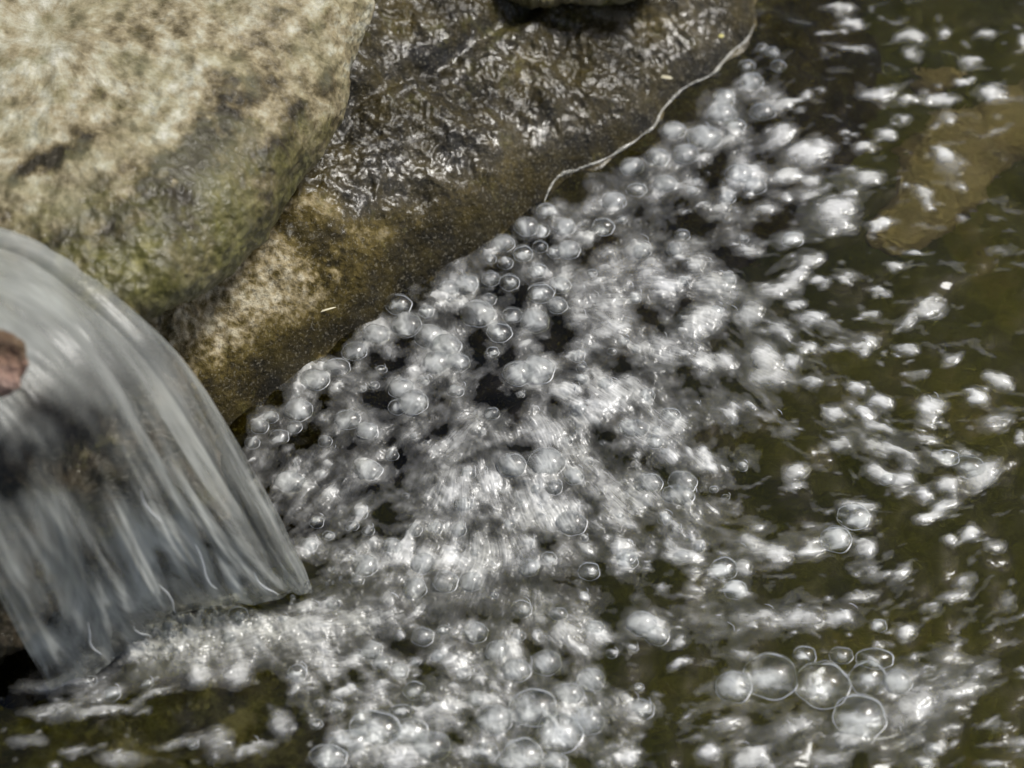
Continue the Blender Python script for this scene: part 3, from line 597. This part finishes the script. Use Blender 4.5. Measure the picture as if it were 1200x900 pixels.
crisp = np.clip(gauss(U, Vp, 580, 330, 150, 80, -30)+gauss(U, Vp, 980, 805, 110, 60)+gauss(U, Vp, 620, 850, 130, 60)+.8*gauss(U, Vp, 420, 420, 110, 60, -35), 0, 1)
half = np.clip(sm(-10, 30, poly_sd(UW, VW, [(820, 600), (900, 590), (1000, 600), (1010, 680), (1080, 760), (1120, 850), (1040, 910), (700, 910), (735, 840), (700, 740), (700, 690)]))*.62+.32*sm(-30, 50, poly_sd(UW, VW, [(870, 60), (1000, 60), (1040, 200), (1000, 420), (940, 520), (860, 500), (860, 200)])), 0, 1)*(1-.8*darkm)
for _ in range(3900):                    # sunken clots of froth, blurred and drawn out along the current
    x, y = rng.uniform(-40, 1240), rng.uniform(0, 940); i, j = int(y-Y0), int(x-X0)
    if rng.random() > np.clip(msk[i, j]*(.27+1.3*patchy[i, j]), 0, 1)*(1-darkm[i, j])+half[i, j]*.36+.05: continue
    inn = msk[i, j] > .5; r = rng.uniform(3.5, 10.5)*(1 if inn else .7)
    an = math.degrees(flowa[i, j])+rng.uniform(-18, 18)
    splat(x, y, r*rng.uniform(.9, 1.45), r*rng.uniform(.5, .75), an, (rng.uniform(.4, 1.0) if rng.random() < .5 else rng.uniform(.1, .4))*(1 if inn else .6)*(1-.4*min(1, land[i, j])), p=.95, dome=1.2, hk=.16)
for _ in range(950):                     # faint streaks of froth that paint soft ripple reflections on open water
    x, y = rng.uniform(760, 1240), rng.uniform(0, 940); i, j = int(y-Y0), int(x-X0)
    if msk[i, j] > .5: continue
    r = rng.uniform(1.2, 3.2); splat(x, y, r*rng.uniform(3, 8), r, math.degrees(flowa[i, j])+rng.uniform(-12, 12), rng.uniform(.04, .22), p=1.0, dome=1.2, hk=.15)
# drawn out along the current (a line average), except in the calm clear clusters
def drawn(A, L, step=1.0):
    ii, jj = np.mgrid[0:A.shape[0], 0:A.shape[1]]; acc = 0; wt = 0
    for k in range(-L, L+1):
        w_ = math.cos(k/(L+1)*math.pi/2); a = np.clip((ii+k*step*np.sin(flowa)).round().astype(int), 0, A.shape[0]-1); b = np.clip((jj+k*step*np.cos(flowa)).round().astype(int), 0, A.shape[1]-1)
        acc = acc+w_*A[a, b]; wt += w_
    return acc/wt
streaks = fbm((U*np.cos(flowa)+Vp*np.sin(flowa))/26, (-U*np.sin(flowa)+Vp*np.cos(flowa))/5, 81, 3)
grain_ = rng.normal(size=U.shape); lic = drawn(drawn(grain_, 9), 5); lic = lic/lic.std()
soft = drawn(dens*(1+.05*np.clip(lic, -2, 2.5)), 3); Hs = drawn(H, 2)
dens = dens*crisp+(1-crisp)*soft*1.04; H = H*crisp+(1-crisp)*Hs
# break the froth up with fine drawn-out turbulence
fine = fbm(UW/7, VW/4.5, 3, 3); swirl = ridge(UW/20, VW/13, 6, 3)
dens = dens*(1-.97*np.clip(1.3*gauss(U, Vp, 318, 706, 50, 8, -14), 0, 1))*(1-.9*np.clip(gauss(U, Vp, 212, 722, 26, 5, -22), 0, 1))  # froth left out under the fall's lip to draw its shadow
dens = np.clip(dens*(1+.10*fine+.18*(swirl-.9)+.025*lic*msk), 0, 1)
dens = dens*(.34+.66*sm(.10, .78, dens))
dens = dens*(1-.35*sm(.55, 1.0, ridge(UW/34+2, VW/26, 16, 2)*.6)*msk)
G = P(U, Vp)
# keep froth off dry rock
wsd = poly_sd(G[..., 0], G[..., 1], poly)
dens *= 1-sm(-.0005, .0035, wsd)
churn = gauss(U, Vp, 240, 722, 130, 16, -22)*np.clip(.35+fbm(U/18, Vp/12, 95, 4), 0, 1.4)
zz = ripple(G[..., 0], G[..., 1])+.0006+H*.0004+.0007*np.clip(dens, 0, 1)+.0008*msk*(fbm(UW/16, VW/12, 22, 2)+.6*ridge(UW/26, VW/20, 2, 2)*.5)+.00003*lic*msk*(1-crisp)+.007*churn
Gv = G.copy(); Gv[..., 2] = zz
nr, nc = U.shape
Fa = grid_faces(nr, nc); dm = dens.reshape(-1)[Fa].max(1)
# the froth is cut where the low fall rock and ledge come through
Fa = Fa[dm > .035]
used = np.zeros(nr*nc, bool); used[Fa.ravel()] = True; idx = np.cumsum(used)-1
tint = np.clip(.35+.5*land-.4*fbm(U/50, Vp/50, 12, 2), 0, 1)
foam = mesh_np('foam', Gv.reshape(-1, 3)[used], idx[Fa], M['foam'], dict(cover=dens.reshape(-1)[used], tint=tint.reshape(-1)[used]))
tag(foam, 'white and grey froth spread over the dark olive water', 'foam', kind='stuff')

# ------------------------------------------------------------ bubbles
def dome_mesh(nr_, ns, frac=.9, seed=0):
    """unit bubble: a dome a little more than half a ball, softly uneven"""
    ph = np.linspace(0.02, math.pi*.60, nr_)[:, None]; th = np.linspace(0, 2*math.pi, ns, endpoint=False)[None, :]
    r_ = 1+.13*pn(np.cos(th)*1.3+seed, np.sin(th)*1.3, ph*1.2)
    V = np.stack([np.sin(ph)*np.cos(th)*r_, np.sin(ph)*np.sin(th)*r_, (np.cos(ph)+.12)*frac+0*th], -1)
    return V.reshape(-1, 3), grid_faces(nr_, ns, wrap=True)[:, ::-1]
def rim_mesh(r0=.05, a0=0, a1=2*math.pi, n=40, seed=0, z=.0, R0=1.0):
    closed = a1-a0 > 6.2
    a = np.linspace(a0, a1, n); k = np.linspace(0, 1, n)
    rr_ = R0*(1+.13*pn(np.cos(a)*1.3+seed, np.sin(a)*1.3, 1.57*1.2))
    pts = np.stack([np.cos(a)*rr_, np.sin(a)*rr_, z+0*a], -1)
    rad = r0*(.3+.75*(.5+.5*np.cos(a-.7))**1.5+.12*np.sin(3*a+seed)) if closed else r0*np.sin(k*math.pi)**.7+.001  # thicker on the right, where the painted highlight lies
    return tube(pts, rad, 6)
protos = []
for s_ in range(6):
    Vd, Fd = dome_mesh(18, 40, seed=s_*3.1)
    Vr, Fr = rim_mesh(.045, n=48, seed=s_*3.1)
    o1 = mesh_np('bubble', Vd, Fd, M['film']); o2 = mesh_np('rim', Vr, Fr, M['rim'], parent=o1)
    me2 = o1.data.copy(); me2.materials.clear(); me2.materials.append(M['milkfilm'])
    protos.append((o1, o2, me2))
LAND = [((470, 365), 'under the tan corner of the wet boulder', 'bubbles under the tan corner of the boulder'),
        ((545, 335), 'in the clear chain under the wet boulder', 'clear chain of bubbles along the boulder'),
        ((600, 300), 'in the clear cluster where the pale waterline begins', 'clear bubbles by the pale waterline'),
        ((660, 290), 'right of the clear cluster under the waterline', 'bubbles right of the clear cluster'),
        ((520, 410), 'around the big milky clump by the dark gap', 'bubbles round the big milky clump'),
        ((610, 400), 'beside the narrow dark gap in the froth', 'bubbles by the narrow dark gap'),
        ((390, 430), 'against the lower boulder edge near the fall', 'bubbles on the lower boulder edge'),
        ((310, 505), 'wedged between waterfall and boulder', 'bubbles wedged between fall and boulder'),
        ((430, 520), 'round the small dark pool near the waterfall', 'bubbles by the small dark pool'),
        ((390, 620), 'close beside the outer edge of the waterfall', 'bubbles beside the fall'),
        ((480, 680), 'in streaked froth before the waterfall foot', 'bubbles in the streaked froth'),
        ((600, 560), 'in the whitest middle of the froth', 'bubbles in the whitest froth'),
        ((700, 480), 'in the drawn out froth above the white middle', 'bubbles in the drawn out froth'),
        ((770, 570), 'on the right hand fringe of the white froth', 'bubbles on the right fringe'),
        ((700, 655), 'in the dim hollow below the white froth', 'bubbles in the dim hollow'),
        ((760, 735), 'around the lone white clump near the bottom', 'bubbles round the lone white clump'),
        ((600, 770), 'in the rows above the bottom bubble heap', 'bubbles above the bottom heap'),
        ((640, 850), 'in the heap of large ones at bottom edge', 'large bubbles heaped at the bottom edge'),
        ((440, 860), 'among the glassy swirls at the bottom edge', 'glassy bubbles in the bottom swirl'),
        ((970, 800), 'in the big clear raft on olive water', 'big clear bubbles in the raft'),
        ((860, 680), 'in the small row between froth and olive water', 'bubbles in the small row'),
        ((1000, 620), 'in the string above the drifting white trail', 'bubbles above the white trail'),
        ((1120, 550), 'in the striped foam patch near the right edge', 'bubbles in the striped foam patch'),
        ((850, 140), 'in the white band under the waterline end', 'bubbles in the white band'),
        ((890, 75), 'where boulder and dark water meet at the top', 'bubbles at the boulder tip'),
        ((760, 210), 'in the white band along the sunken boulder edge', 'bubbles along the sunken edge'),
        ((800, 330), 'in the upper froth below the white band', 'bubbles in the upper froth'),
        ((900, 250), 'in the broken foam right of the white band', 'bubbles in the broken foam'),
        ((880, 420), 'in the ragged foam bordering the olive water', 'bubbles in the ragged foam'),
        ((330, 750), 'in the milky water just below the waterfall foot', 'bubbles in the milky landing water'),
        ((1100, 880), 'in the tiny group at the bottom right', 'tiny bubbles at the bottom right')]
ORD = 'first second third fourth fifth sixth seventh eighth ninth tenth eleventh twelfth thirteenth fourteenth fifteenth sixteenth seventeenth eighteenth nineteenth twentieth'.split()
vis = [b for b in bubs if 0 < b[0] < 1200 and 0 < b[1] < 900]
hand = [b for b in vis if b[5]]; rest = sorted([b for b in vis if not b[5]], key=lambda b: -b[2]*b[2])
ind = hand+rest[:max(0, 250-len(hand))]; inds = set(id(b) for b in ind); many = [b for b in bubs if id(b) not in inds]
byreg = {}
for b in ind:
    k = min(range(len(LAND)), key=lambda i: (LAND[i][0][0]-b[0])**2+(LAND[i][0][1]-b[1])**2); byreg.setdefault(k, []).append(b)
PXM = .0004
fz = lambda x, y: zz[min(max(int(y-Y0), 0), nr-1), min(max(int(x-X0), 0), nc-1)]
rz = lambda x, y: float(ripple(*P(x, y)[:2]))
cnt = 0
for k, lst in byreg.items():
    lst.sort(key=lambda b: b[0]); n_ = len(lst)
    for q, b in enumerate(lst):
        x, y, r, kk, m, h = b
        s_ = cnt % 6; cnt += 1; pr = protos[s_]
        if cnt <= 6: o, ri = pr[0], pr[1]
        else:
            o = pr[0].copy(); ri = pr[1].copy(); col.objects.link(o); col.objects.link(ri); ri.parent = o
        if m: o.data = pr[2]
        g = P(x, y); sc_ = r*PXM*(np.linalg.norm(g-CAM)/DIST)
        o.location = (g[0], g[1]-.15*sc_, rz(x, y)+.0004); o.scale = (sc_, sc_*min(1.0, kk+.12)*1.0, sc_*(.85*kk)); o.rotation_euler = (0, 0, random.uniform(-.35, .35))
        size = 'large' if r > 17 else ('small' if r < 10 else 'medium'); look = 'milky' if m else 'clear'
        where = ORD[min(q, 19)]+' from the left'
        lab = f'{look} {size} bubble, {where} {LAND[k][1]}' if n_ > 1 else f'{look} {size} bubble {LAND[k][1]}'
        assert len(lab.split()) <= 16 and (q < 20 or n_ > 20), (lab, n_)
        tag(o, lab, 'bubble', LAND[k][2])
# the countless small ones
Vs, Fs, o_ = [], [], 0
base_d = [dome_mesh(8, 16, seed=s*2.3) for s in range(4)]
for i, b in enumerate(many):
    x, y, r, kk, m, h = b
    if wsd[min(max(int(y-Y0), 0), nr-1), min(max(int(x-X0), 0), nc-1)] > -.001: continue
    Vd, Fd = base_d[i % 4]; g = P(x, y); s_ = r*PXM*(np.linalg.norm(g-CAM)/DIST)
    Vs.append(Vd*np.array([s_, s_*min(1, kk+.1), s_*.8*kk])+np.array([g[0], g[1]-.15*s_, rz(x, y)+.0004])); Fs.append(Fd+o_); o_ += len(Vd)
sb = mesh_np('small_bubbles', np.concatenate(Vs), np.concatenate(Fs), M['film']); tag(sb, 'countless tiny bubbles crowded through the froth', 'bubbles', kind='stuff')
# thin white arcs modelled to stand for highlights on bubbles and ripples
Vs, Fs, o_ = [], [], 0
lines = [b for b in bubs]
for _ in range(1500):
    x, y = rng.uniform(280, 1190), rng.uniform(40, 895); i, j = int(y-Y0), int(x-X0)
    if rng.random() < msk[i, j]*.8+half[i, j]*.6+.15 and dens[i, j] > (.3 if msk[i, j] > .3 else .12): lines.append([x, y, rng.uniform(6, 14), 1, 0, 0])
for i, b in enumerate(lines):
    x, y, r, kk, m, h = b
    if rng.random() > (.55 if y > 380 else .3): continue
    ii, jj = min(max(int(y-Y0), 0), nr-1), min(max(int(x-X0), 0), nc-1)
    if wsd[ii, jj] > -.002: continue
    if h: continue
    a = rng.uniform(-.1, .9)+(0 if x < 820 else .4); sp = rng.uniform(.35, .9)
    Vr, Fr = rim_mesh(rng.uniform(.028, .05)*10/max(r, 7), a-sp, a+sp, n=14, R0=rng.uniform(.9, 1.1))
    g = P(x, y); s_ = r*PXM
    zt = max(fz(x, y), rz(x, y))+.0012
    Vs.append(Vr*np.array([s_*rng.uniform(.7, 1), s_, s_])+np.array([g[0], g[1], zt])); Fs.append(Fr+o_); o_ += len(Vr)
hl_arcs = mesh_np('highlight_arcs', np.concatenate(Vs), np.concatenate(Fs), M['rim']); tag(hl_arcs, 'thin bright highlights shaped as white arcs over the bubbles and ripples', 'foam', kind='stuff')

def interp_r2(x, y):
    a = np.clip((x-gx[0])/(gx[1]-gx[0]), 0, nx-2); b = np.clip((y-gy[0])/(gy[1]-gy[0]), 0, ny-2)
    return ZR2[b.astype(int), a.astype(int)]
# ------------------------------------------------------------ pale waterline on the boulder and small scraps
wlp = [(884, 30), (876, 46), (858, 62), (845, 76), (832, 90), (812, 99), (795, 110), (778, 128), (765, 150), (748, 163), (728, 176), (708, 188), (680, 199), (655, 212), (643, 226), (638, 238)]
pts = cr([tuple(P(x, y, .0)) for x, y in wlp], 160)
Zi = interp_r2(pts[:, 0], pts[:, 1]); pts[:, 2] = np.maximum(Zi, .0004)+.0002; k = np.linspace(0, 1, 160)
Vv, Ff = tube(pts+.0006*np.stack([pn(k*20, 1), pn(k*20, 5), 0*k], -1), np.clip(.0007+.0009*pn(k*16, 3, 2), .0001, .0016)*np.clip(np.sin(k*math.pi)*4, .2, 1), 8)
we = mesh_np('water_edge', Vv, Ff, M['edge']); tag(we, 'thin pale line of water clinging along the foot of the wet boulder', 'waterline', kind='structure')
def hit(px, py):
    """point on the wet boulder seen at this pixel"""
    d2 = (qx2-px)**2+(qy2-py)**2; return V2[np.argmin(d2)]
V2 = np.stack([X, Y, Z], -1).reshape(-1, 3) if False else allV[:nv]; qx2, qy2 = pix(V2)
def scrap(px, py, l, wd, ang, mat, label, name, cat):
    c = hit(px, py); a = np.linspace(-1, 1, 9); b = np.linspace(-1, 1, 5)
    A, B = np.meshgrid(a, b, indexing='ij'); W = wd*np.sqrt(1-A**2*.96)
    Vq = np.stack([A*l, B*W, .12*l*(1-A**2)+.2*W*B**2], -1)
    top_ = Vq.reshape(-1, 3); bt = top_-np.array([0, 0, .00015]); n0 = len(top_); F0 = grid_faces(9, 5)
    o = mesh_np(name, np.concatenate([top_, bt]), np.concatenate([F0, F0[:, ::-1]+n0]), M[mat]); o.location = c+np.array([0, -.0003, .0012]); o.rotation_euler = (R(20), 0, R(ang)); tag(o, label, cat)
scrap(779, 93, .004, .0009, -10, 'straw', 'pale leaf scrap lying on the shiny grey patch of the wet boulder', 'leaf_scrap', 'leaf scrap')
scrap(845, 44, .0014, .001, 20, 'leaf', 'tiny yellow leaf bit near the boulder tip', 'leaf_scrap', 'leaf scrap')
scrap(383, 364, .005, .0004, 22, 'straw', 'fine straw coloured needle on the tan corner of the wet boulder', 'pine_needle', 'needle')
